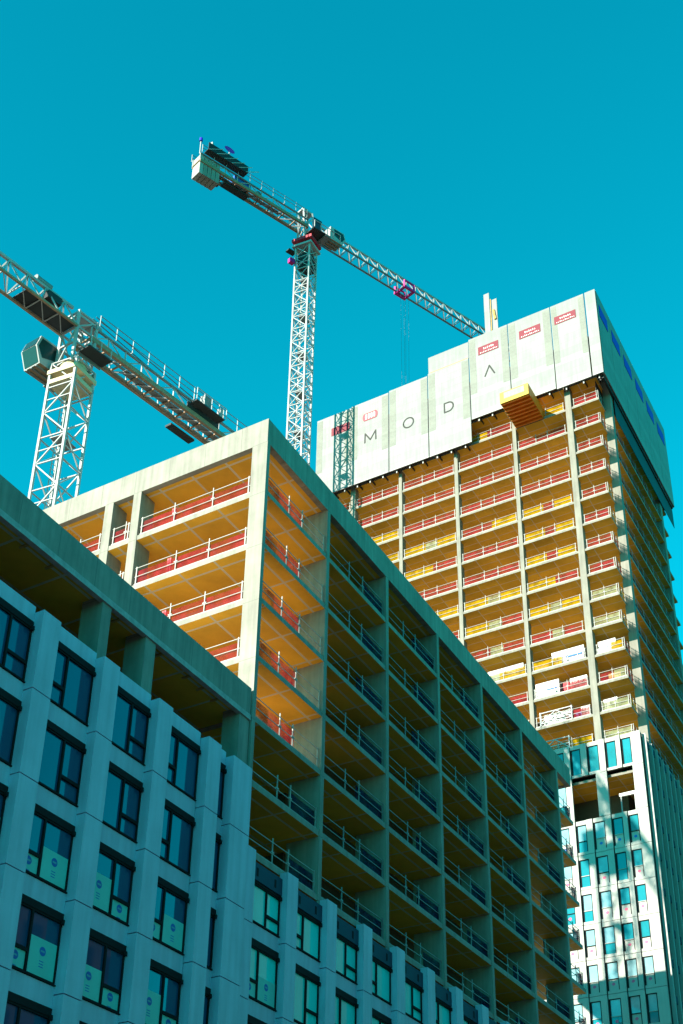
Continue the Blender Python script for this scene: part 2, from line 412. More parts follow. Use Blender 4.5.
for (u0, u1) in ((20.6, 27.2), (27.9, 34.8), (35.6, 37.9), (38.9, 45.6)):
    guard(lowb, 'u', VS+1.1, u0, u1, 25.0, nets=((0, 1, M_NETR if u1 < 35 else M_NETB, 0.95),), rail_mat=M_GREY)
for k, u in enumerate((30.3, 31.9, 36.4, 41.8, 43.0, 44.2, 39.6)):
    c = MB(); c.sbox(u, u+0.11, VS+0.02, VS+0.75, 27.90, 27.975, M_WOOD); c.build('timber_bearer', lowb)
# cladding
VP, VW = 29.3, 29.75        # pier front, window plane
piers = []
x = 31.68
rights = [31.68-3.83*k for k in range(6, -1, -1)] + [35.5, 39.33, 43.2]
zj = [15.72+3.11*k for k in range(-6, 4)]     # panel joints
for r in rights:
    for k in range(len(zj)):
        z0 = zj[k] if k else -EYE
        z1 = (zj[k+1] if k+1 < len(zj) else 25.05)
        if k == len(zj)-1 and z1 - z0 < 0.2: continue
        c = MB(); c.sbox(r-1.03, r, VP, VS+0.11, z0+(0.02 if k else 0), min(z1, 25.02)-0.02, M_CLAD); c.build('facade_panel', lowb)
for k in range(len(zj)):
    z0 = zj[k] if k else -EYE; z1 = min(zj[k+1] if k+1 < len(zj) else 25.05, 25.02)
    if z1-z0 < 0.2: continue
    c = MB(); c.sbox(44.25, 45.85, VP, VS+0.11, z0+(0.02 if k else 0), z1-0.02, M_CLAD); c.build('facade_panel', lowb)
rows = [16.03+3.11*k for k in range(-5, 3)]
WINH = 2.36
for k, z0 in enumerate(rows):
    for j, r in enumerate(rights[:-1]):
        u0, u1 = r+0.0, r+2.80
        filmv = 0 if k >= 6 else (0.55 if (k+j) % 2 else 0.62)
        flip = (k*3+j) % 3 == 1 or (j+k) % 4 == 0
        street_window(lowb, u0, u1, z0, z0+WINH, VW, flip, filmv, M_GLASS)
    street_window(lowb, 43.2, 44.25, z0, z0+WINH, VW, False, 0.4 if k < 5 and k % 2 else 0, M_GLASS, slim=True)
for k in range(-1, len(rows)):
    z0 = (rows[k]+WINH) if k >= 0 else -EYE
    z1 = rows[k+1]-0.05 if k+1 < len(rows) else 25.24
    c = MB()
    for r in rights[:-1]: c.sbox(r, r+2.80, VW, VS+0.11, z0+0.003, z1-0.003, M_CLAD)
    c.sbox(43.2, 44.25, VW, VS+0.11, z0+0.003, z1-0.003, M_CLAD)
    c.build('spandrel_panel', lowb)

# ------------------------------------------------------------------ mid block, raw frame
U0, U1 = 46.75, 95.62
midb = thing('unfinished_block', 'taller raw concrete frame block with open floors and sunlit end wall under cranes', 'building', W(U0, VS, -EYE))
b = MB()
b.sbox(U0, U1, VS-0.02, VS+0.35, 43.6, 45.1, M_CONC); b.sbox(U0, U0+0.35, VS+0.35, 48, 43.6, 45.1, M_CONC)
b.sbox(U0+0.35, U1, 47.65, 48, 43.6, 45.1, M_CONC); b.sbox(U1-0.35, U1, VS+0.35, 47.65, 43.6, 45.1, M_CONC)
b.build('parapet', midb)
b = MB(); b.sbox(U0+0.35, U1-0.35, VS+0.35, 47.65, 43.66, 44.4, M_CONCP, top=M_ROOF, bot=M_CEIL); b.build('roof_slab', midb)
FZ = [40.48-3.12*k for k in range(13)]
for z in FZ:
    if z < 0.5: continue
    b = MB(); b.sbox(U0+0.02, U1, VS, 47.9, z, z+0.28, M_CONCP, top=M_DECK, bot=M_CEIL); b.build('floor_slab', midb)
cols = [53.86, 61.57, 69.23, 76.78, 84.48, 92.19]
for u in cols:
    c = MB(); c.sbox(u-0.17, u+0.17, VS-0.035, VS+1.9, -EYE, 43.63, M_PIER); c.build('pier', midb)
c = MB(); c.sbox(U0-0.02, U0+0.28, VS-0.05, VS+0.92, -EYE, 43.63, M_PIER); c.build('pier', midb)
for (v0, v1, d) in ((38.5, 39.05, 1.3), (40.5, 41.1, 1.3), (46.0, 46.6, 1.3)):
    c = MB(); c.sbox(U0-0.012, U0+d, v0, v1, -EYE, 43.63, M_PIER); c.build('pier', midb)
c = MB(); c.sbox(54.6, 90.0, 32.7, 46.5, -EYE, 43.62, M_CORE); c.build('shade_core', midb)  # solid block added close behind the piers to keep light out of the bays
bays = list(zip([U0+0.35]+[u+0.2 for u in cols], [u-0.2 for u in cols]+[U1-0.15]))
for z in [43.6]+FZ:
    zt = z+0.28
    if z == 43.6 or z < 14: continue
    for k, (a, c) in enumerate(bays):
        if z < 20.5 and k < 3: continue
        if k == 0 and z > 27: nets = ((0.02, 0.62, M_NETR, 1.0),)
        elif k == 0: nets = ((0.6, 0.98, M_NETB, 0.95),)
        else: nets = ((random.uniform(0.5, 0.68), 0.98, M_NETB, 0.95),)
        L = c-a
        guard(midb, 'u', VS+0.14, a, c, zt, nets=nets, posts=[a+L*0.36+random.uniform(-.2,.2), a+L*0.6+random.uniform(-.2,.2)] if L > 4 else [a+L*0.5], rail_mat=M_RAIL if k == 0 else M_GREY)  # sunlit corner bay gets paler rails, shade of the others painted greyer
    if z > 20:
        for (a, c) in ((30.0+1.1, 38.4), (39.15, 40.4), (41.2, 45.9)):
            guard(midb, 'v', U0+0.12, a, c, zt, nets=((0, 1, M_NETR, 0.92),), posts=[a+(c-a)*0.33, a+(c-a)*0.66+random.uniform(-.3,.3)] if c-a > 3 else [a+.3])
        if z < 43:
            for vv in (36.3, 36.45):
                p = MB(); p.bar(W(U0+0.5, vv, zt), W(U0+0.5, vv, zt+1.25), 0.05, M_RED); p.build('barrier_post', midb)
        guard(midb, 'v', U1-0.1, VS+0.2, 47, zt, rail_mat=M_GREY)
# panel front being fixed over the lower floors
VP2, VW2 = 29.62, 29.98
pr = [47.05+3.93*k for k in range(13)]
zj2 = [18.66+3.12*k for k in range(-7, 1)]
for i, r in enumerate(pr):
    zs = [-EYE]+[z for z in zj2 if z > 0]+[21.82]
    for k in range(len(zs)-1):
        c = MB(); c.sbox(r-(1.0 if i else 0.95), r, VP2, VS-0.04, zs[k]+0.02, zs[k+1]-(0.02 if k < len(zs)-2 else 0), M_CLAD); c.build('facade_panel', midb)
for k in range(-5, 2):
    z0 = 18.98+3.12*(k-1)
    for i, r in enumerate(pr[:-1]):
        a, c = r, r+2.93
        if k == 1:      # topmost row, head closed by a dark board
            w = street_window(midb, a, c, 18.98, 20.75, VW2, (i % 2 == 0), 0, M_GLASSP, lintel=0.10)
            d = MB(); d.sbox(a+0.01, c-0.01, VW2-0.08, VS-0.05, 20.76, 21.52, M_SPAN)
            for q in (0.2, 0.75): d.sbox(a+2.93*q, a+2.93*q+0.14, VW2-0.10, VW2-0.08, 20.95, 21.3, M_FRAME)
            d.build('head_board', midb)
        else:
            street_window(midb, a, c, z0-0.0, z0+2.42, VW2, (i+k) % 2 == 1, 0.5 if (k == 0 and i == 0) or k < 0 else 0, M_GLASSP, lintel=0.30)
    d = MB()
    for r in pr[:-1]: d.sbox(r, r+2.93, VW2, VS-0.05, z0+2.425-(3.12 if k == 1 else 0)*0, z0+3.06, M_CLAD) if k < 1 else None
    if k < 1: d.build('spandrel_panel', midb)

# ------------------------------------------------------------------ tower
TU, TV, TE = 118.0, 30.2, 143.5
TV1 = 67.2
tow = thing('tower_building', 'tall tower under construction with open concrete floors, white screens on top and white panels below', 'building', W(TU, 29.5, -EYE))
TZ = [94.5-3.1*k for k in range(-3, 13)]
for z in TZ:
    b = MB()
    b.sbox(TU, TE, TV, TV1, z, z+0.26, M_CONCT, top=M_DECK, bot=M_CEILT)
    b.sbox(120.5, 140.6, 29.5, TV-0.003, z+0.004, z+0.255, M_CONCT, top=M_DECK, bot=M_CEILT)
    b.sbox(140.75, 143.62, 29.66, TV-0.003, z+0.004, z+0.255, M_CONCT, top=M_DECK, bot=M_CEILT)
    b.build('floor_slab', tow)
b = MB(); b.sbox(TU+0.5, TE-0.5, TV+0.5, TV1-0.5, 106.8, 107.3, M_CONCT, top=M_ROOF); b.build('roof_slab', tow)
for (v0, v1) in ((33.5, 34.2), (40.45, 40.9), (48.05, 48.5), (55.55, 55.98), (62.1, 62.75), (66.7, 67.25)):
    c = MB(); c.sbox(TU-0.06, TU+0.9, v0, v1, 50.0, 103, M_CONCT); c.build('column', tow)
    for i in range(0): pass
c = MB(); c.sbox(120.4, 121.3, 29.46, 30.35, 57.4, 106, M_CONCT); c.build('pier', tow)
c = MB(); c.sbox(139.8, 140.7, 29.46, 30.35, 57.4, 106, M_CONCT); c.build('pier', tow)
for u in (127.5, 133.8):
    c = MB(); c.sbox(u-0.2, u+0.2, 30.6, 31.8, 57.4, 106, M_CONCT); c.build('pier', tow)
c = MB(); c.sbox(122.6, 139, 32.7, 65, -EYE, 108, M_CORE); c.build('shade_core', tow)  # block added to stop sunlight reaching the street-side ceilings
# rails: bay limits from left (large v) to right
tb = [(66.6, 62.85), (62.0, 56.08), (55.45, 48.6), (47.95, 41.0), (40.35, 34.4), (33.3, 30.35)]
R, Y, P_ = M_NETR, M_NETY, M_NETP
spec = {  # storey -> nets per bay
 -1: ['R', 'R', 'R', 'YR', 'Y', 'R'], 0: ['R', 'R', 'R', 'R', 'R', 'R'], 1: ['R', 'R', 'R', 'R', 'R', 'R'], 2: ['R', 'Y', 'R', 'R', 'R', 'R'],
 3: ['R', 'Y', 'YPY', 'RY', 'YRY', 'R'], 4: ['R', 'R', 'YR', 'R', 'YRY', 'R'], 5: ['R', 'R', 'R', 'RR', 'YRY', 'R'], 6: ['Y', 'Y', 'Y', 'YPY', 'YR', 'R'],
 7: ['R', 'R', 'R', 'YPR', 'YPY', 'P'], 8: ['R', 'R', 'R', 'RPR', 'RPR', 'P'], 9: ['R', 'R', 'R', 'PY', 'Y-', '-Y'], 10: ['R', 'R', 'R', 'R', '-R', 'RP'],
 11: ['R', 'R', 'R', 'R', '-R', 'P'], 12: ['R', 'R', 'R', 'Y', 'PY', 'P']}
NM = {'R': R, 'Y': Y, 'P': P_, '-': None}
for k in range(-1, 13):
    z = 94.5-3.1*k+0.26
    for i, (a, c) in enumerate(tb):
        s = spec[k][i]; nets = []
        for q, ch in enumerate(s):
            if len(s) == 3: lims = (0.02, 0.42, 0.64, 0.98)
            elif len(s) == 2: lims = (0.02, 0.55, 0.98)
            else: lims = (0.02, 0.98)
            if NM[ch]: nets.append((lims[q], lims[q+1], NM[ch], 0.98))
        rmat = M_RAIL
        guard(tow, 'v', TU+0.10, a, c, z, nets=nets, posts=[a+(c-a)*t for t in ((0.38, 0.62) if abs(c-a) > 4 else (0.5,))], rail_mat=rmat)
    guard(tow, 'u', 29.56, 121.4, 139.7, z, nets=((0.02, 0.5, M_NETB, 0.6),), rail_mat=M_GREY, end_post=False)  # street-side rails greyer, their shade put into the colour
# corner returns
    g = MB()
    for h in (0.55, 1.08): g.bar(W(118.15, TV+0.08, z+h), W(120.3, TV+0.08, z+h), 0.028, M_RAIL)
    g.bar(W(118.2, TV+0.08, z), W(118.2, TV+0.08, z+1.2), 0.03, M_RAIL); g.bar(W(119.3, TV+0.08, z), W(119.3, TV+0.08, z+1.2), 0.03, M_RAIL)
    g.sbox(118.3, 120.2, TV+0.12, TV+0.14, z+0.1, z+0.95, random.choice((M_NETR, M_NETY)))
    g.build('corner_railing', tow)

for z in (54.0, 49.75):
    b = MB(); b.sbox(TU+0.35, TE-0.2, 30.2, TV1, z, z+0.26, M_CONCT, top=M_DECK, bot=M_CEILT); b.build('floor_slab', tow)
# protection screens
SU, SV = 117.0, 28.95
def screen(v0, v1, z0, z1, strips=True, split=None, du=0.0):
    s = MB(); s.sbox(SU-0.14+du, SU+du, v0, v1, z0, z1, M_SCREEN)
    if strips:
        w = (v1-v0)*0.17
        s.sbox(SU-0.155+du, SU-0.143+du, v0+0.06, v0+w, z0+3.6, z1-0.25, M_MESH); s.sbox(SU-0.155+du, SU-0.143+du, v1-w, v1-0.06, z0+3.6, z1-0.25, M_MESH)
    n = max(1, round((v1-v0)/1.9))
    for k in range(n):
        v = v0+(v1-v0)*(k+0.5)/n
        s.sbox(SU+du+0.01, SU+1.6, v-0.06, v+0.06, z0+0.15, z0+0.35, M_BLACK); s.sbox(SU+0.1, SU+0.24, v-0.07, v+0.07, z0-0.35, z0+1.2, M_GREY)
    s.sbox(SU-0.16+du, SU-0.145+du, v0, v1, z0, z0+0.12, M_GREY)
    return s.build('protection_screen', tow)
GAPW = 0.07
p_left = screen(62.35, 67.4, 97.2, 109.0)
p_m = screen(56.8+GAPW, 62.28, 97.2, 109.12)
p_o = screen(51.3+GAPW, 56.75, 97.2, 109.3)
p_d = screen(45.6+GAPW, 51.25, 97.2, 109.55)
s = MB(); s.sbox(SU+0.1, SU+0.2, 45.7, 51.25, 109.75, 112.25, M_SCREEN); s.sbox(SU-0.05, SU+0.08, 45.8, 51.1, 109.56, 109.72, M_WOOD); s.build('protection_screen', tow)
p_a = screen(40.28+GAPW, 45.55, 100.3, 112.3)
p_1 = screen(34.72+GAPW, 40.24, 100.25, 112.3)
p_2 = screen(30.4+GAPW, 34.68, 100.1, 112.3)
p_c = screen(29.0, 30.28, 100.02, 112.2, strips=False, du=-0.12)
# street-side screens with blue boards on top
for k in range(6):
    a, c = 117.02+k*4.84, 117.02+(k+1)*4.84-0.07
    s = MB(); s.sbox(a, c, SV, SV+0.14, 100.02, 112.15, M_SCREEN)
    for q in (0.25, 0.75): s.sbox(a+4.8*q-0.06, a+4.8*q+0.06, SV+0.15, 30.0, 100.2, 100.4, M_BLACK)
    o = s.build('protection_screen', tow)
    g = MB(); g.sbox(a+0.6, a+3.7, SV-0.05, SV-0.01, 108.8, 110.5, M_SIGNB); g.build('blue_sign', o)
b = MB(); b.sbox(145.9, 146.05, SV+0.15, 67.3, 100.02, 112.1, M_SCREEN); b.build('protection_screen', tow)
b = MB(); b.sbox(117.1, 145.9, 67.3, 67.44, 98.0, 108.8, M_SCREEN); b.build('protection_screen', tow)
b = MB(); b.sbox(117.3, 145.8, 29.15, 29.42, 99.7, 100.0, M_BLACK); b.sbox(118.2, 143.4, 30.45, 30.5, 97.9, 100.5, M_BLACK); b.sbox(121.4, 146.0, 29.30, 29.34, 97.0, 99.69, M_BLACK); b.build('black_sheet', tow)  # black strips and sheets below the street-side screens
# letters and signs on the screens (v grows to the left, so text runs towards smaller v)
LU = SU-0.165
def stroke(m, pts, w=0.19, mt=M_LETTER, u=LU):
    for (a, c) in zip(pts[:-1], pts[1:]):
        m.bar(W(u, a[0], a[1]), W(u, c[0], c[1]), w/2, mt, 0.012) if False else None
        d = Vector((c[0]-a[0], c[1]-a[1])); l = d.length
        if l < 1e-6: continue
        nrm = Vector((-d.y, d.x))/l*w/2; e = d/l*w*0.3
        q = [(a[0]-e.x+nrm.x, a[1]-e.y+nrm.y), (c[0]+e.x+nrm.x, c[1]+e.y+nrm.y), (c[0]+e.x-nrm.x, c[1]+e.y-nrm.y), (a[0]-e.x-nrm.x, a[1]-e.y-nrm.y)]
        m.face([W(u, *p) for p in q], [(0,0)]*4, mt)
l = MB(); stroke(l, [(60.24, 102.80), (60.20, 104.15)]); stroke(l, [(60.18, 104.12), (59.45, 103.0)], u=LU-0.002); stroke(l, [(59.45, 103.0), (58.72, 104.1)], u=LU-0.004); stroke(l, [(58.69, 104.15), (58.66, 102.80)]); l.build('letter', p_m)
l = MB(); n = 28
for k in range(n):
    a, c = 2*math.pi*k/n, 2*math.pi*(k+1)/n
    stroke(l, [(54.06+0.70*math.cos(a), 103.35+0.70*math.sin(a)), (54.06+0.70*math.cos(c), 103.35+0.70*math.sin(c))], u=LU-0.001*(k % 3))
l.build('letter', p_o)
l = MB(); pts = [(49.1, 102.78), (49.1, 104.1)] ; stroke(l, pts)
arc = [(49.1, 104.1), (48.55, 104.1)]+[(48.55-0.64*math.sin(t), 103.44+0.66*math.cos(t)) for t in [math.pi*k/12 for k in range(13)]]+[(49.1, 102.78)]
for k in range(len(arc)-1): stroke(l, arc[k:k+2], u=LU-0.002-0.001*(k % 3))
l.build('letter', p_d)
l = MB(); stroke(l, [(43.55, 105.82), (42.93, 107.2)]); stroke(l, [(42.93, 107.2), (42.30, 105.82)], u=LU-0.002); l.build('letter', p_a)
def sign(parent, v0, v1, z0, z1, m, white=True, rows=2):
    g = MB(); g.sbox(LU-0.02, LU-0.005, v0, v1, z0, z1, m)
    w = v1-v0; h = z1-z0
    if white:
        for i in range(6):
            a = v0+w*(0.24+0.09*i); g.sbox(LU-0.026, LU-0.023, a, a+w*0.035, z0+h*0.52, z0+h*(0.68+0.05*(i % 2)), M_SIGNW)
        for i in range(11):
            a = v0+w*(0.07+0.08*i); g.sbox(LU-0.026, LU-0.023, a, a+w*0.03, z0+h*0.14, z0+h*(0.22+0.04*((i*7) % 3)), M_SIGNW)
    return g.build('sign', parent)
sign(p_a, 41.6, 44.3, 109.3, 110.5, M_SIGNR); sign(p_1, 36.1, 38.85, 109.25, 110.45, M_SIGNR); sign(p_2, 31.6, 34.3, 109.3, 110.45, M_SIGNR)
sign(p_left, 62.5, 65.2, 105.75, 106.95, M_SIGNR, white=False)
g = MB()
g.sbox(LU-0.02, LU-0.005, 58.7, 60.3, 106.1, 107.2, M_SIGNP)
for e in (58.7, 60.3): disc(g, lambda a, zz: W(LU-0.02-0.001*(e > 59), a, zz), e, 106.65, 0.28, 0.55, M_SIGNP)
for i in range(4): g.sbox(LU-0.028, LU-0.024, 58.78+0.4*i, 58.98+0.4*i, 106.3, 107.0, M_SIGNW)
g.build('sign', p_m)

# tower panel front (sunlit side): full-height dark joints between window strips
gaps = [29.62, 31.69, 33.30, 35.17, 36.92, 38.85, 40.6, 42.5, 44.3, 46.2, 48, 49.9, 51.7, 53.6]     # right edges in v of each module's pilaster
tj = [57.75, 54.45, 50.15, 46.85, 43.6, 40.42, 37.28, 34.14, 31.0, 27.87, 24.74, 21.6]
b = MB(); b.sbox(TU-0.02, TU+0.3, 29.6, 67.2, -EYE, 50.1, M_GAP); b.sbox(TU-0.02, TU+0.3, 29.6, 67.2, 54.5, 57.6, M_GAP)
b.sbox(TU+0.3, TE, 29.6, 29.9, -EYE, 57.3, M_GAP); b.sbox(TU-0.02, TU+0.3, 38.9, 67.2, 50.1, 54.5, M_GAP); b.build('backing_wall', tow)
b = MB(); b.sbox(TU-0.2, TU-0.025, 53.7, 67.2, -EYE, 57.7, M_CLADT); b.sbox(TU-0.2, TU-0.025, 29.62, 53.6, -EYE, 21.5, M_CLADT); b.build('facade_panel', tow)
PU = TU-0.26
for r in range(len(tj)-1):
    zt, zb = tj[r], tj[r+1]
    open_row = r == 1
    for i in range(len(gaps)-1):
        a, c = gaps[i], gaps[i+1]-0.10       # module from a (right) to c (left)
        pw = 0.98 if i == 0 else (0.45 if i == 1 else 0.62)
        opened = open_row and i in (0, 1, 2, 3)
        p = MB()
        if not opened or i in (0, 2):
            q1 = a+pw if not opened else (a+1.05 if i == 0 else a+1.1)
            p.sbox(PU, TU-0.022, a, q1, zb+0.02, zt-0.02, M_CLADT)
        elif opened and i == 2: pass
        if not opened:
            p.sbox(PU+0.07, TU-0.022, a+pw+0.003, c, zt-0.42, zt-0.02, M_CLADT)
            p.sbox(PU+0.07, TU-0.022, a+pw+0.003, c, zb+0.02, zb+0.28, M_CLADT)
        if p.v: p.build('facade_panel', tow)
        if opened: continue
        wz0, wz1 = zb+0.285, zt-0.425
        wa, wc = a+pw+0.06, c-0.05
        f = MB()
        f.sbox(PU+0.12, TU-0.03, wa, wa+0.05, wz0, wz1, M_FRAME); f.sbox(PU+0.12, TU-0.03, wc-0.05, wc, wz0, wz1, M_FRAME)
        f.sbox(PU+0.12, TU-0.03, wa+0.05, wc-0.05, wz1-0.05, wz1, M_FRAME)
        lower = 0 if r == 0 else 1
        zs = wz0+(wz1-wz0)*0.40
        if lower: f.sbox(PU+0.11, TU-0.03, wa+0.05, wc-0.05, zs-0.03, zs+0.03, M_FRAME if (i+r) % 3 == 2 else M_CLADT)
        w = f.build('window', tow)
        g = MB(); d = random.uniform(-.004, .004)
        z0 = zs+0.03 if lower else wz0
        g.face([W(TU-0.07+d, wc-0.05, z0), W(TU-0.07-d, wa+0.05, z0), W(TU-0.07-d, wa+0.05, wz1-0.05), W(TU-0.07+d, wc-0.05, wz1-0.05)], [(0,0)]*4, M_GLASSG if (i >= 2 and random.random() < 0.55) or r > 5 else M_GLASST)
        g.build('pane', w)
        if lower:
            g = MB()
            white = random.random() < 0.62
            g.sbox(TU-0.075, TU-0.05, wa+0.05, wc-0.05, wz0, zs-0.03, M_CLADT if white else M_GLASST)
            if white or random.random() < .4:
                cv, cz = (wa+wc)/2, wz0+0.55
                disc(g, lambda x, zz: W(TU-0.079, x, zz), cv, cz, 0.16, 0.13, M_PINK if r > 2 and r < 8 else M_LOGO)
            g.build('film', w)
# street side of the tower: fins over dark glazing
for k in range(13):
    u = 118.35+k*2.0
    if u > TE: break
    f = MB(); f.sbox(u, u+0.15, 29.22, 29.58, 2, 57.6-0.25*(k % 2), M_CLADT); f.sbox(u+1.05, u+1.12, 29.4, 29.58, 2, 56.6, M_CLADT); f.build('facade_fin', tow)
b = MB()
for r in range(len(tj)):
    b.sbox(118.7, TE, 29.47, 29.59, tj[r]-1.0, tj[r]-0.35, M_SPAN)
b.build('spandrel_panel', tow)
for k in range(12):
    for r in range(0, 10):
        if r == 1 and k < 3: continue
        u = 118.35+k*2.0
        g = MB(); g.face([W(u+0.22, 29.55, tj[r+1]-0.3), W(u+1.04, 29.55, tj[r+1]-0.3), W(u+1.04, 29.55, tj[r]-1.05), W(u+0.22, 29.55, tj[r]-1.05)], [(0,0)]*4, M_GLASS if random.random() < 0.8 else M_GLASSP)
        g.build('pane', tow)
    
# ------------------------------------------------------------------ cranes
def crane(label, base, jib_az, side, zr, zj, jl, cl, jh, jw, cab_side, mast_col):
    root = thing('tower_crane', label, 'crane', Vector((base[0], base[1], 0)), 'tower cranes above the site')
    B = Vector((base[0], base[1], 0))
    X = Vector((math.cos(rad(jib_az)), math.sin(rad(jib_az)), 0)); Yd = Vector((-X.y, X.x, 0))
    def P(x, y, z): return B + X*x + Yd*y + UP*z
    mx = ER.copy(); my = Vector((-mx.y, mx.x, 0)); h = side/2
    cn = [(-1,-1),(1,-1),(1,1),(-1,1)]
    def Q(i, z): return B + mx*(cn[i % 4][0]*h) + my*(cn[i % 4][1]*h) + UP*z
    m = MB()
    top = zr-1.0
    for i in range(4): m.bar(Q(i, 0), Q(i, top), 0.10, mast_col)
    sec = side*1.0; n = int(top/sec); sec = top/n
    for k in range(n):
        z0, z1 = k*sec, (k+1)*sec
        for i in range(4):
            m.bar(Q(i, z1), Q(i+1, z1), 0.045, mast_col)
            if (k+i) % 2: m.bar(Q(i, z0), Q(i+1, z1), 0.05, mast_col)
            else: m.bar(Q(i+1, z0), Q(i, z1), 0.05, mast_col)
            if side < 2.2:
                if (k+i) % 2: m.bar(Q(i+1, z0), Q(i, z1), 0.035, mast_col)
                else: m.bar(Q(i, z0), Q(i+1, z1), 0.035, mast_col)
            if k % 2 == 0 and i in (0, 3): m.bar(Q(i+1, z0+sec*0.5), Q(i, z0+sec*0.5), 0.04, mast_col)
    m.build('mast', root)
    ld = MB()
    for s in (-0.22, 0.22): ld.bar(B+my*(h*0.55)+mx*(s+0.2), B+my*(h*0.55)+mx*(s+0.2)+UP*top, 0.035, mast_col)
    for k in range(int(top/0.5)): ld.bar(B+my*(h*0.55)+mx*-0.02+UP*(k*0.5), B+my*(h*0.55)+mx*0.42+UP*(k*0.5), 0.02, mast_col)
    for k in range(int(top/(sec*3))):
        z = k*sec*3; ld.obox(B+UP*z+my*(-0.1*h), mx*(h*0.8), my*(h*0.45), UP*0.03, M_GREY)
    ld.build('ladder', root)
    return root, P, X, Yd, B, Q

def jib_truss(root, P, x0, x1, zb, jh, jw, name='jib', chord=M_STEEL, bot=M_GREY, dark=None):
    m = MB(); step = jh*0.8; n = max(2, round(abs(x1-x0)/step)); d = (x1-x0)/n; hw = jw/2
    m.bar(P(x0, 0, zb+jh), P(x1, 0, zb+jh), 0.12, chord)
    for s in (-1, 1): m.bar(P(x0, s*hw, zb), P(x1, s*hw, zb), 0.10, bot)
    for k in range(n):
        a, c, e = x0+d*k, x0+d*(k+0.5), x0+d*(k+1)
        for s in (-1, 1):
            m.bar(P(a, s*hw, zb), P(c, 0, zb+jh), 0.055, chord); m.bar(P(c, 0, zb+jh), P(e, s*hw, zb), 0.055, chord)
        m.bar(P(a, -hw, zb), P(a, hw, zb), 0.045, chord); m.bar(P(a, -hw, zb), P(e, hw, zb), 0.035, chord)
    return m.build(name, root)

def counter_jib(root, P, L, zb, w=1.5):
    m = MB(); hw = w/2
    for s in (-1, 1):
        m.bar(P(-0.5, s*hw, zb), P(-L, s*hw, zb), 0.14, M_RUST, 0.22)
        m.bar(P(-0.5, s*hw, zb+1.25), P(-L, s*hw, zb+1.25), 0.09, M_GREY)
    n = round(L/2.0)
    for k in range(n+1):
        x = -0.5-(L-0.5)*k/n
        m.bar(P(x, -hw, zb), P(x, hw, zb), 0.07, M_RUST)
        for s in (-1, 1):
            m.bar(P(x, s*hw, zb), P(x, s*hw, zb+1.25), 0.05, M_STEEL)
            if k < n:
                x2 = -0.5-(L-0.5)*(k+1)/n
                m.bar(P(x, s*hw, zb+(1.25 if k % 2 else 0)), P(x2, s*hw, zb+(0 if k % 2 else 1.25)), 0.04, M_STEEL)
        if k < n: m.bar(P(x, -hw, zb), P(-0.5-(L-0.5)*(k+1)/n, hw, zb), 0.04, M_STEEL)
    o = m.build('counter_jib', root)
    d = MB(); d.obox(P(-L*0.62, 0, zb+0.12), (P(1,0,0)-P(0,0,0))*(L*0.36), (P(0,1,0)-P(0,0,0))*(hw*0.35), UP*0.03, M_GREY); d.build('walkway', o)
    r = MB()
    for s in (-1, 1):
        y = s*(hw+0.35)
        for zz in (1.9, 2.5): r.bar(P(-1, y, zb+zz), P(-L, y, zb+zz), 0.025, M_GREY)
        for k in range(n+1):
            x = -1-(L-1)*k/n; r.bar(P(x, y, zb+1.2), P(x, y, zb+2.55), 0.03, M_STEEL)
        for k in range(0, n+1, 2):
            x = -1-(L-1)*k/n; r.bar(P(x, s*hw, zb+1.2), P(x, y, zb+1.2), 0.03, M_STEEL)
    r.build('handrail', o)
    return o

def cab(root, P, X, Yd, c, sx, sy, sz):
    """operator's cab: raked glass front facing +X of the jib, pale shell, dark floor"""
    x, y, z = c
    k = MB()
    def F(a, b, d): return P(x+a*sx/2, y+b*sy/2, z+d*sz/2)
    body = [(-1,-1,-1),(0.7,-1,-1),(1.15,-1,0.15),(0.9,-1,1),(-1,-1,1)]
    A = [F(*p) for p in body]; Bq = [F(p[0], 1, p[2]) for p in body]
    k.face(A, [(0,0)]*5, M_STEEL); k.face(Bq[::-1], [(0,0)]*5, M_STEEL)
    mts = [M_RUST, M_STEEL, M_STEEL, M_STEEL, M_STEEL]
    for i in range(5):
        j = (i+1) % 5; k.face([A[j], A[i], Bq[i], Bq[j]], [(0,0)]*4, mts[i])
    for s in (-0.6, 0, 0.6): k.bar(F(-1, s, -1.08), F(0.75, s, -1.08), 0.07, M_GREY)
    k.obox(F(-1.35, 0, -1.05), X*(sx*0.2), Yd*(sy*0.55), UP*0.05, M_GREY)
    o = k.build('cab', root)
    w = MB()
    def tri(pts): w.face(pts, [(0,0)]*len(pts), M_WING)
    e = 1.02
    for s in (-e, e):
        q = [F(-0.5, s, -0.15), F(0.6, s, -0.55), F(1.0, s, 0.15), F(0.78, s, 0.85), F(-0.5, s, 0.85)]
        tri(q if s < 0 else q[::-1])
    tri([F(1.18, -0.85, 0.12), F(0.76, -0.85, -0.92), F(0.76, 0.85, -0.92), F(1.18, 0.85, 0.12)][::-1])
    tri([F(1.17, -0.85, 0.2), F(1.17, 0.85, 0.2), F(0.95, 0.85, 0.95), F(0.95, -0.85, 0.95)])
    w.build('window', o)
    return o
M_WING = mat('cab_glass', (0.01, 0.04, 0.04), 0.25, 0.05, 0.5, spec=0.4, ior=1.45)

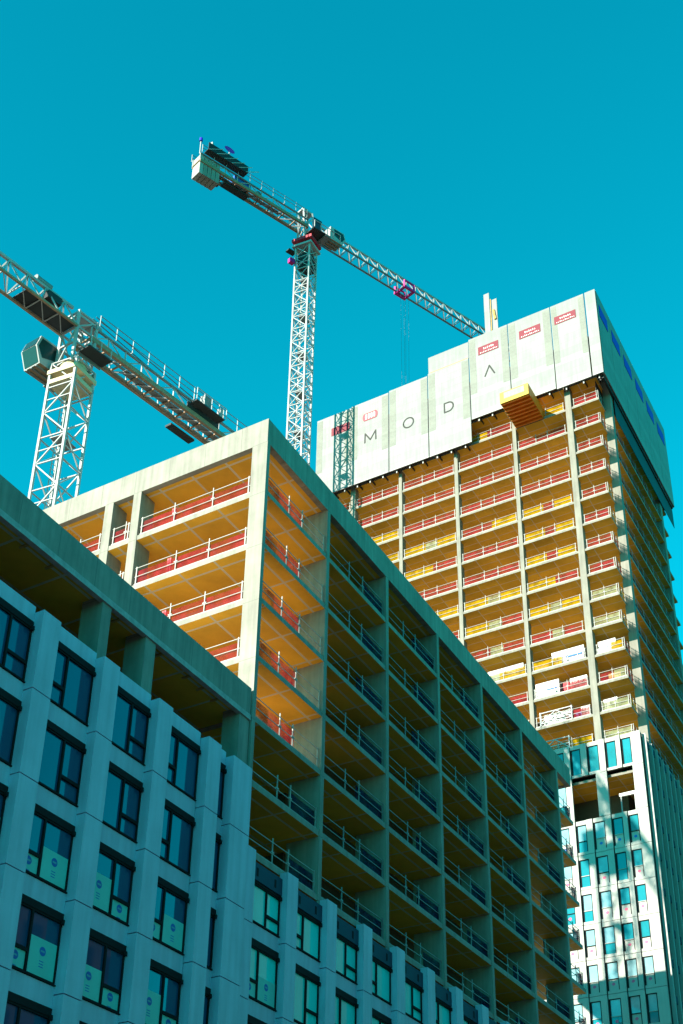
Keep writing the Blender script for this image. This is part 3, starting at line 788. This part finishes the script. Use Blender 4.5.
# near crane (left)
c1, P, X, Yd, B, Q = crane('large pale tower crane with hanging cab behind the sunlit end wall', (-21.5, 87.75), 232.3, 2.4, 72.9+EYE, 75.2+EYE, 42, 19, 2.4, 1.9, 1, M_STEEL)
zr = 71.3+EYE
m = MB()
for z, s in ((zr-1.3, 1.3), (zr-0.35, 1.38)): m.obox(B+UP*z, ER*s, Vector((-ER.y, ER.x, 0))*s, UP*0.2, M_CREAM)
m.cyl(B+UP*(zr-0.4), B+UP*(zr+0.7), 1.1, M_CREAM, 20); m.build('slewing_ring', c1)
zb = 75.2+EYE
m = MB()
for (a, c) in ((-1,-1),(1,-1),(1,1),(-1,1)):
    m.bar(P(a*1.0, c*0.9, zr+0.4), P(a*1.0, c*0.9, zb+1.7), 0.11, M_STEEL)
for (a, c, a2, c2) in ((-1,-1,1,-1),(1,-1,1,1),(1,1,-1,1),(-1,1,-1,-1)):
    for z in (zr+0.6, zr+2.4, zb, zb+1.6): m.bar(P(a, c*0.9, z), P(a2, c2*0.9, z), 0.08, M_STEEL)
    m.bar(P(a, c*0.9, zr+0.6), P(a2, c2*0.9, zb), 0.06, M_STEEL); m.bar(P(a, c*0.9, zb), P(a2, c2*0.9, zb+1.6), 0.06, M_STEEL)
m.obox(P(-0.6, 0, zb+1.8), X*1.3, Yd*0.5, UP*0.16, M_STEEL); m.build('tower_head', c1)
m = MB(); m.obox(P(-0.4, 2.0, zr+1.2), X*1.25, Yd*0.6, UP*0.06, M_BLACK); m.obox(P(-0.4, 1.3, zr+1.1), X*1.2, Yd*0.05, UP*0.2, M_GREY)
for k in range(3): m.bar(P(-1.5+k*1.1, 2.55, zr+1.2), P(-1.5+k*1.1, 2.55, zr+2.3), 0.03, M_STEEL)
m.bar(P(-1.5, 2.55, zr+2.3), P(0.7, 2.55, zr+2.3), 0.03, M_STEEL); m.build('platform', c1)
j = jib_truss(c1, P, 1.0, 44, zb, 2.4, 1.9, bot=M_RUST)
m = MB(); m.obox(P(3.7, 0, zb+0.1), X*2.6, Yd*0.82, UP*0.03, M_BLACK); m.build('walkway', j)
m = MB(); m.cyl(P(5.0, -0.2, zb+2.8), P(3.4, -0.2, zb+2.8), 0.34, M_GREY, 12); m.obox(P(3.2, 0, zb+1.7), X*0.7, Yd*0.4, UP*0.35, M_BLACK); m.build('winch', j)
counter_jib(c1, P, 20, zb-0.2, 1.8)
m = MB()
m.obox(P(-13.9, 1.55, zb+0.5), X*1.8, Yd*0.4, UP*0.06, M_BLACK); m.obox(P(-13.9, 1.0, zb+0.35), X*2.0, Yd*0.06, UP*0.3, M_BLACK)
m.obox(P(-13.9, -1.6, zb-0.5), X*1.5, Yd*0.35, UP*0.1, M_BLACK)
for k in range(5): m.bar(P(-12.0-k*0.95, 2.0, zb+0.5), P(-12.0-k*0.95, 2.0, zb+1.7), 0.03, M_STEEL)
m.bar(P(-12.0, 2.0, zb+1.7), P(-15.8, 2.0, zb+1.7), 0.03, M_STEEL)
m.build('platform', c1)
m = MB(); m.obox(P(-13.6, 1.5, zb+1.2), X*0.4, Yd*0.3, UP*0.6, M_GREY); m.build('electric_cabinet', c1)
m = MB(); m.obox(P(-15.5, 1.5, zb+1.1), X*0.18, Yd*0.2, UP*0.6, M_STEEL); m.build('electric_cabinet', c1)
m = MB()
for k in range(4): m.obox(P(-18.0-k*0.5, 0, zb-0.9), X*0.22, Yd*0.8, UP*1.4, M_CONCP)
m.build('counterweight', c1)
m = MB(); m.bar(P(-1.2, 0, zb+2.8), P(-16.5, -0.3, zb+1.7), 0.03, M_ROPE); m.bar(P(-1.2, 0.4, zb+2.8), P(-19, 0.5, zb+1.5), 0.03, M_ROPE); m.build('tie_rope', c1)
cab(c1, P, X, Yd, (1.5, -2.1, zr+1.5), 2.6, 1.8, 2.6)

# far crane (centre)
c2, P, X, Yd, B, Q = crane('white tower crane with red slewing ring and long jib reaching over the tower', (-5.3, 135.9), 39.8, 2.0, 133.2+EYE, 135+EYE, 60, 18, 2.2, 1.6, 1, M_STEEL)
zr = 133.0+EYE; zb = 135.6+EYE
m = MB(); m.obox(B+UP*(zr+0.1), ER*1.45, Vector((-ER.y, ER.x, 0))*1.45, UP*0.22, M_RED); m.cyl(B+UP*(zr+0.3), B+UP*(zr+0.8), 1.1, M_RED, 20); m.obox(B+UP*(zr-0.85), ER*1.4, Vector((-ER.y, ER.x, 0))*1.4, UP*0.15, M_STEEL); m.build('slewing_ring', c2)
m = MB(); m.obox(B+UP*(zr-3.2)+ER*0.2, ER*0.85, Vector((-ER.y, ER.x, 0))*0.85, UP*1.3, M_BLACK); m.build('climbing_cage', c2)
m = MB(); m.obox(B-ER*1.5+Vector((-ER.y, ER.x, 0))*1.3+UP*(zr-3.6), X*0.35, Yd*0.3, UP*0.35, M_MAG); m.obox(B-ER*1.2+Vector((-ER.y, ER.x, 0))*1.6+UP*(zr-1.6), X*0.6, Yd*0.4, UP*0.08, M_BLACK); m.build('lamp_bracket', c2)
m = MB()
for (a, c) in ((-1,-1),(1,-1),(1,1),(-1,1)): m.bar(P(a*0.95, c*0.8, zr+0.3), P(a*0.7-0.4, c*0.5, zb+3.0), 0.11, M_STEEL)
for (a, c, a2, c2_) in ((-1,-1,1,-1),(1,-1,1,1),(1,1,-1,1),(-1,1,-1,-1)):
    m.bar(P(a*.95, c*0.8, zr+0.5), P(a2*.85, c2_*0.7, zb), 0.07, M_STEEL); m.bar(P(a*.85, c*0.7, zb), P(a2*.7-.2, c2_*0.55, zb+2.2), 0.07, M_STEEL)
m.obox(P(-0.4, 0, zb+3.0), X*0.9, Yd*0.55, UP*0.14, M_STEEL); m.build('tower_head', c2)
j = jib_truss(c2, P, 1.0, 56, zb, 2.2, 1.6, bot=M_GREY)
counter_jib(c2, P, 18, zb-0.1, 1.6)
m = MB()
for k in range(5): m.obox(P(-15.2-k*0.62, 0, zb-0.6), X*0.27, Yd*0.8, UP*1.6, M_CLADT if k == 4 else M_CONCP)
m.build('counterweight', c2)
m = MB(); m.obox(P(-14.4, -1.3, zb+1.5), X*3.1, Yd*0.5, UP*0.05, M_BLACK); m.obox(P(-14.4, -1.75, zb+2.1), X*3.1, Yd*0.04, UP*0.6, M_BLACK)
m.obox(P(-13.6, 1.75, zb+0.6), X*0.2, Yd*0.2, UP*0.2, M_BLACK); m.obox(P(-11.8, 0.2, zb-0.55), X*1.9, Yd*0.5, UP*0.1, M_BLACK)
for k in range(6): m.bar(P(-11.6-k*1.15, -1.8, zb+1.5), P(-9.6-k*1.15, -1.8, zb+2.9), 0.04, M_STEEL)
m.build('platform', c2)
m = MB(); m.obox(P(-11.2, 0, zb+0.75), X*1.3, Yd*0.6, UP*0.55, M_LOGO); m.cyl(P(-8.5, -0.5, zb+0.7), P(-8.5, 0.5, zb+0.7), 0.45, M_GREY, 12); m.build('winch', c2)
m = MB(); disc(m, lambda a, zz: P(a, -1.85, zz), -14.4, zb+3.5, 0.8, 0.45, M_PURP); m.bar(P(-14.4, -1.8, zb+2.8), P(-14.4, -1.8, zb+3.4), 0.05, M_STEEL); m.obox(P(-14.4, -1.80, zb+3.5), X*0.3, Yd*0.03, UP*0.3, M_PURP); m.build('sign_plate', c2)
m = MB(); m.bar(P(-18.0, -0.6, zb+1.2), P(-18.0, -0.6, zb+3.6), 0.05, M_STEEL); m.cyl(P(-18.0, -0.6, zb+3.5), P(-18.0, -0.6, zb+4.0), 0.22, M_SIGNB, 10); m.bar(P(-16.8, -1.4, zb+1.6), P(-16.8, -1.4, zb+3.4), 0.14, M_STEEL); m.build('beacon', c2)
m = MB(); m.obox(P(1.4, -1.6, zr+1.0), X*2.2, Yd*0.9, UP*0.08, M_BLACK); m.obox(P(-0.2, -2.4, zr+1.9), X*0.7, Yd*0.06, UP*0.9, M_SPAN); m.build('platform', c2)
for q in range(1):
    m = MB()
    for k in range(5): m.bar(P(-0.8+k*1.1, -2.6, zr+1.0), P(-0.8+k*1.1, -2.6, zr+2.2), 0.04, M_STEEL)
    m.bar(P(-0.8, -2.6, zr+2.2), P(3.6, -2.6, zr+2.2), 0.04, M_STEEL); m.build('handrail', c2)
cab(c2, P, X, Yd, (3.2, -1.7, zr+1.9), 2.4, 1.6, 2.2)
tx = 17.5
m = MB()
for s in (-1, 1):
    m.bar(P(tx-1.0, s*0.95, zb-0.25), P(tx+1.0, s*0.95, zb-0.25), 0.16, M_MAG); m.bar(P(tx-0.9, s*0.95, zb-0.3), P(tx-0.9, s*0.95, zb+0.9), 0.12, M_MAG)
    m.bar(P(tx+0.9, s*0.95, zb-0.3), P(tx+0.9, s*0.95, zb+0.9), 0.12, M_MAG); m.bar(P(tx-0.9, s*0.95, zb+0.9), P(tx+0.9, s*0.95, zb+0.9), 0.10, M_MAG)
for a in (-0.8, 0.8): m.bar(P(tx+a, -0.95, zb-0.3), P(tx+a, 0.95, zb-0.3), 0.14, M_MAG)
m.build('trolley', c2)
m = MB()
for (a, s) in ((-0.45,-0.3),(0.45,-0.3),(-0.45,0.3),(0.45,0.3)): m.bar(P(tx+a, s, zb-0.4), P(tx+a*0.7, s, 110.6), 0.011, M_ROPE)
m.build('hoist_rope', c2)
m = MB(); m.obox(P(tx, 0, 110.3), X*0.45, Yd*0.3, UP*0.4, M_YELL); m.cyl(P(tx, 0, 109.9), P(tx, 0, 109.2), 0.08, M_GREY, 8); m.bar(P(tx, 0, 109.3), P(tx+0.25, 0, 109.0), 0.07, M_GREY); m.bar(P(tx+0.25, 0, 109.0), P(tx+0.35, 0, 109.3), 0.05, M_GREY); m.build('hook_block', c2)

# ------------------------------------------------------------------ things standing on the tower
t = thing('loading_platform', 'orange steel loading platform jutting out under the white screens of the tower', 'loading platform', W(117, 38.7, 97.6))
b = MB(); b.sbox(113.0, 118.2, 36.95, 40.35, 97.86, 97.95, M_ORANGE); b.build('deck', t)
for k in range(8):
    u = 113.1+k*0.64; b = MB(); b.sbox(u, u+0.22, 36.97, 40.33, 97.55, 97.858, M_ORANGE); b.build('beam', t)
for (v0, v1) in ((36.9, 36.965), (40.34, 40.41)):
    b = MB(); b.sbox(113.0, 118.1, v0, v1, 97.7, 99.1, M_ORANGE if v0 < 38 else M_YELL); b.build('side_panel', t)
b = MB(); b.sbox(112.93, 112.995, 36.9, 40.41, 97.6, 99.1, M_YELL); b.sbox(112.90, 112.925, 37.4, 39.9, 98.1, 98.95, M_SCREEN); b.build('front_gate', t)

t = thing('formwork_tower', 'pair of tall white formwork panels sticking up behind the screens beside the jib', 'formwork', W(121, 43.9, 107.3))
for (v0, v1, z1, u) in ((44.0, 44.75, 122.6, 121.0), (43.05, 43.75, 121.4, 121.2)):
    b = MB(); b.sbox(u, u+0.18, v0, v1, 107.3, z1, M_SCREEN); 
    for q in (0.1, 0.6): b.sbox(u+0.181, u+0.35, v0+q*(v1-v0), v0+(q+0.18)*(v1-v0), 107.3, z1-0.4, M_GREY)
    b.build('panel', t)
b = MB(); b.bar(W(121.1, 43.9, 108), W(121.1, 43.85, 121.5), 0.06, M_WOOD); b.bar(W(121.15, 43.3, 118), W(121.15, 43.5, 119.6), 0.14, M_WOOD); b.build('prop', t)

def stack(label, v0, v1, u0, depth, k, hgt, strap=M_GREY, name='wrapped_stack', layers=2):
    z = 94.5-3.1*k+0.26
    t = thing(name, label, 'material stack', W(u0, (v0+v1)/2, z), 'wrapped material on the tower floors')
    p = MB()
    for q in range(4):
        v = v0+(v1-v0)*(q+0.2)/4; p.sbox(u0, u0+depth, v, v+0.12, z, z+0.12, M_WOOD)
    p.build('bearer', t)
    b = MB(); lh = (hgt-0.12)/layers
    for q in range(layers):
        o = random.uniform(0, 0.06); b.sbox(u0+0.02+o, u0+depth-o, v0+o*2, v1-o*3, z+0.122+q*lh, z+0.12+(q+1)*lh-0.03, M_WRAP)
    b.build('load', t)
    s = MB()
    for q in range(3):
        v = v0+(v1-v0)*(q+0.7)/3.4; s.sbox(u0+0.005, u0+0.015, v, v+0.06, z+0.13, z+hgt-0.04, strap)
    s.sbox(u0+0.006, u0+0.016, v0+0.3, v0+(v1-v0)*0.55, z+hgt*0.45, z+hgt*0.53, M_LOGO if random.random() < .5 else strap)
    s.build('strap', t)
    return t
stack('long white wrapped stack left of the thick column, topmost of three stacked floors there', 34.6, 38.3, 118.35, 1.3, 9, 1.75)
stack('large white strapped stack away from the thick column, one floor below the long stack', 37.6, 40.3, 118.35, 1.3, 10, 1.85, layers=3)
stack('white wrapped stack touching the thick column, one floor below the long stack', 34.5, 36.6, 118.35, 1.3, 10, 1.5)
stack('white layered stack standing behind the white braced trestle', 36.6, 39.6, 118.35, 1.2, 11, 1.35, layers=3)
stack('small white stack touching the thick column, two floors below the long stack', 34.5, 35.6, 118.35, 1.2, 11, 1.3)
stack('white wrapped stack just above the raw block roof edge, left of the thin column', 41.4, 45.6, 118.35, 1.3, 9, 1.6)
stack('white wrapped stack in the narrow corner bay, upper of the two there', 31.2, 33.2, 118.35, 1.2, 9, 1.55)
stack('white layered stack in the narrow corner bay, lower of the two there', 31.6, 33.2, 118.35, 1.2, 11, 1.4, layers=3)
# white trestles
def trestle(label, v0, v1, k, z_off=0):
    z = 94.5-3.1*k+0.26
    b = MB()
    for v in (v0, v1):
        b.bar(W(118.0, v, z), W(118.0, v, z+1.5), 0.05, M_STEEL); b.bar(W(118.3, v, z), W(118.3, v, z+1.5), 0.05, M_STEEL); b.bar(W(118.0, v, z+1.4), W(118.3, v, z+1.4), 0.04, M_STEEL)
    for h in (0.3, 0.75, 1.4): b.bar(W(118.0, v0, z+h), W(118.0, v1, z+h), 0.045, M_STEEL)
    b.bar(W(118.0, v0, z+0.3), W(118.0, (v0+v1)/2, z+1.4), 0.04, M_STEEL); b.bar(W(118.0, (v0+v1)/2, z+1.4), W(118.0, v1, z+0.3), 0.04, M_STEEL)
    org = W(118.1, (v0+v1)/2, z)
    o = b.build('trestle', None, label, org=org); o['category'] = 'trestle'; o['group'] = 'white trestles on the tower floors'
trestle('white braced trestle in front of the white stack on the lowest floor with stacks', 36.4, 39.8, 11)
trestle('white braced trestle directly above the white panel front of the tower', 36.9, 39.9, 12)
b = MB(); b.sbox(119.0, 119.25, 30.9, 32.6, 52.2, 52.5, M_SIGNW); b.sbox(119.05, 119.2, 31.0, 31.12, 50.2, 52.2, M_STEEL); b.sbox(119.05, 119.2, 32.4, 32.52, 50.2, 52.2, M_STEEL)
o = b.build('bench_trestle', None, 'white beam on two legs inside the dark opening of the tower front', org=W(119.1, 31.7, 50.2)); o['category'] = 'beam'

def crate(label, u, v, z, su, sv, sz, m):
    t = thing('site_crate', label, 'crate', W(u, v, z), 'site crates on the open floors')
    b = MB(); b.sbox(u, u+su, v, v+sv, z+0.10, z+sz, m); b.build('body', t)
    b = MB()
    for q in range(3): b.sbox(u, u+su, v+sv*(q*0.42), v+sv*(q*0.42+0.16), z, z+0.098, M_WOOD)
    b.build('bearer', t)
def TZF(k): return 94.5-3.1*k+0.26
crate('blue crate between the layered stack behind the trestle and the small white stack', 119.2, 35.6, TZF(11), 0.9, 0.8, 1.2, M_LOGO)
crate('red box beside the white stack touching the thick column, one floor below the long stack', 119.0, 36.75, TZF(10), 0.9, 0.8, 1.5, M_RED)
crate('timber box in the narrow corner bay between the two white stacks there', 119.0, 31.2, TZF(10), 0.9, 1.3, 1.2, M_WOOD)
crate('low white box under the rail beside the long white stack', 118.3, 38.6, TZF(9), 0.8, 1.5, 0.7, M_SIGNW)
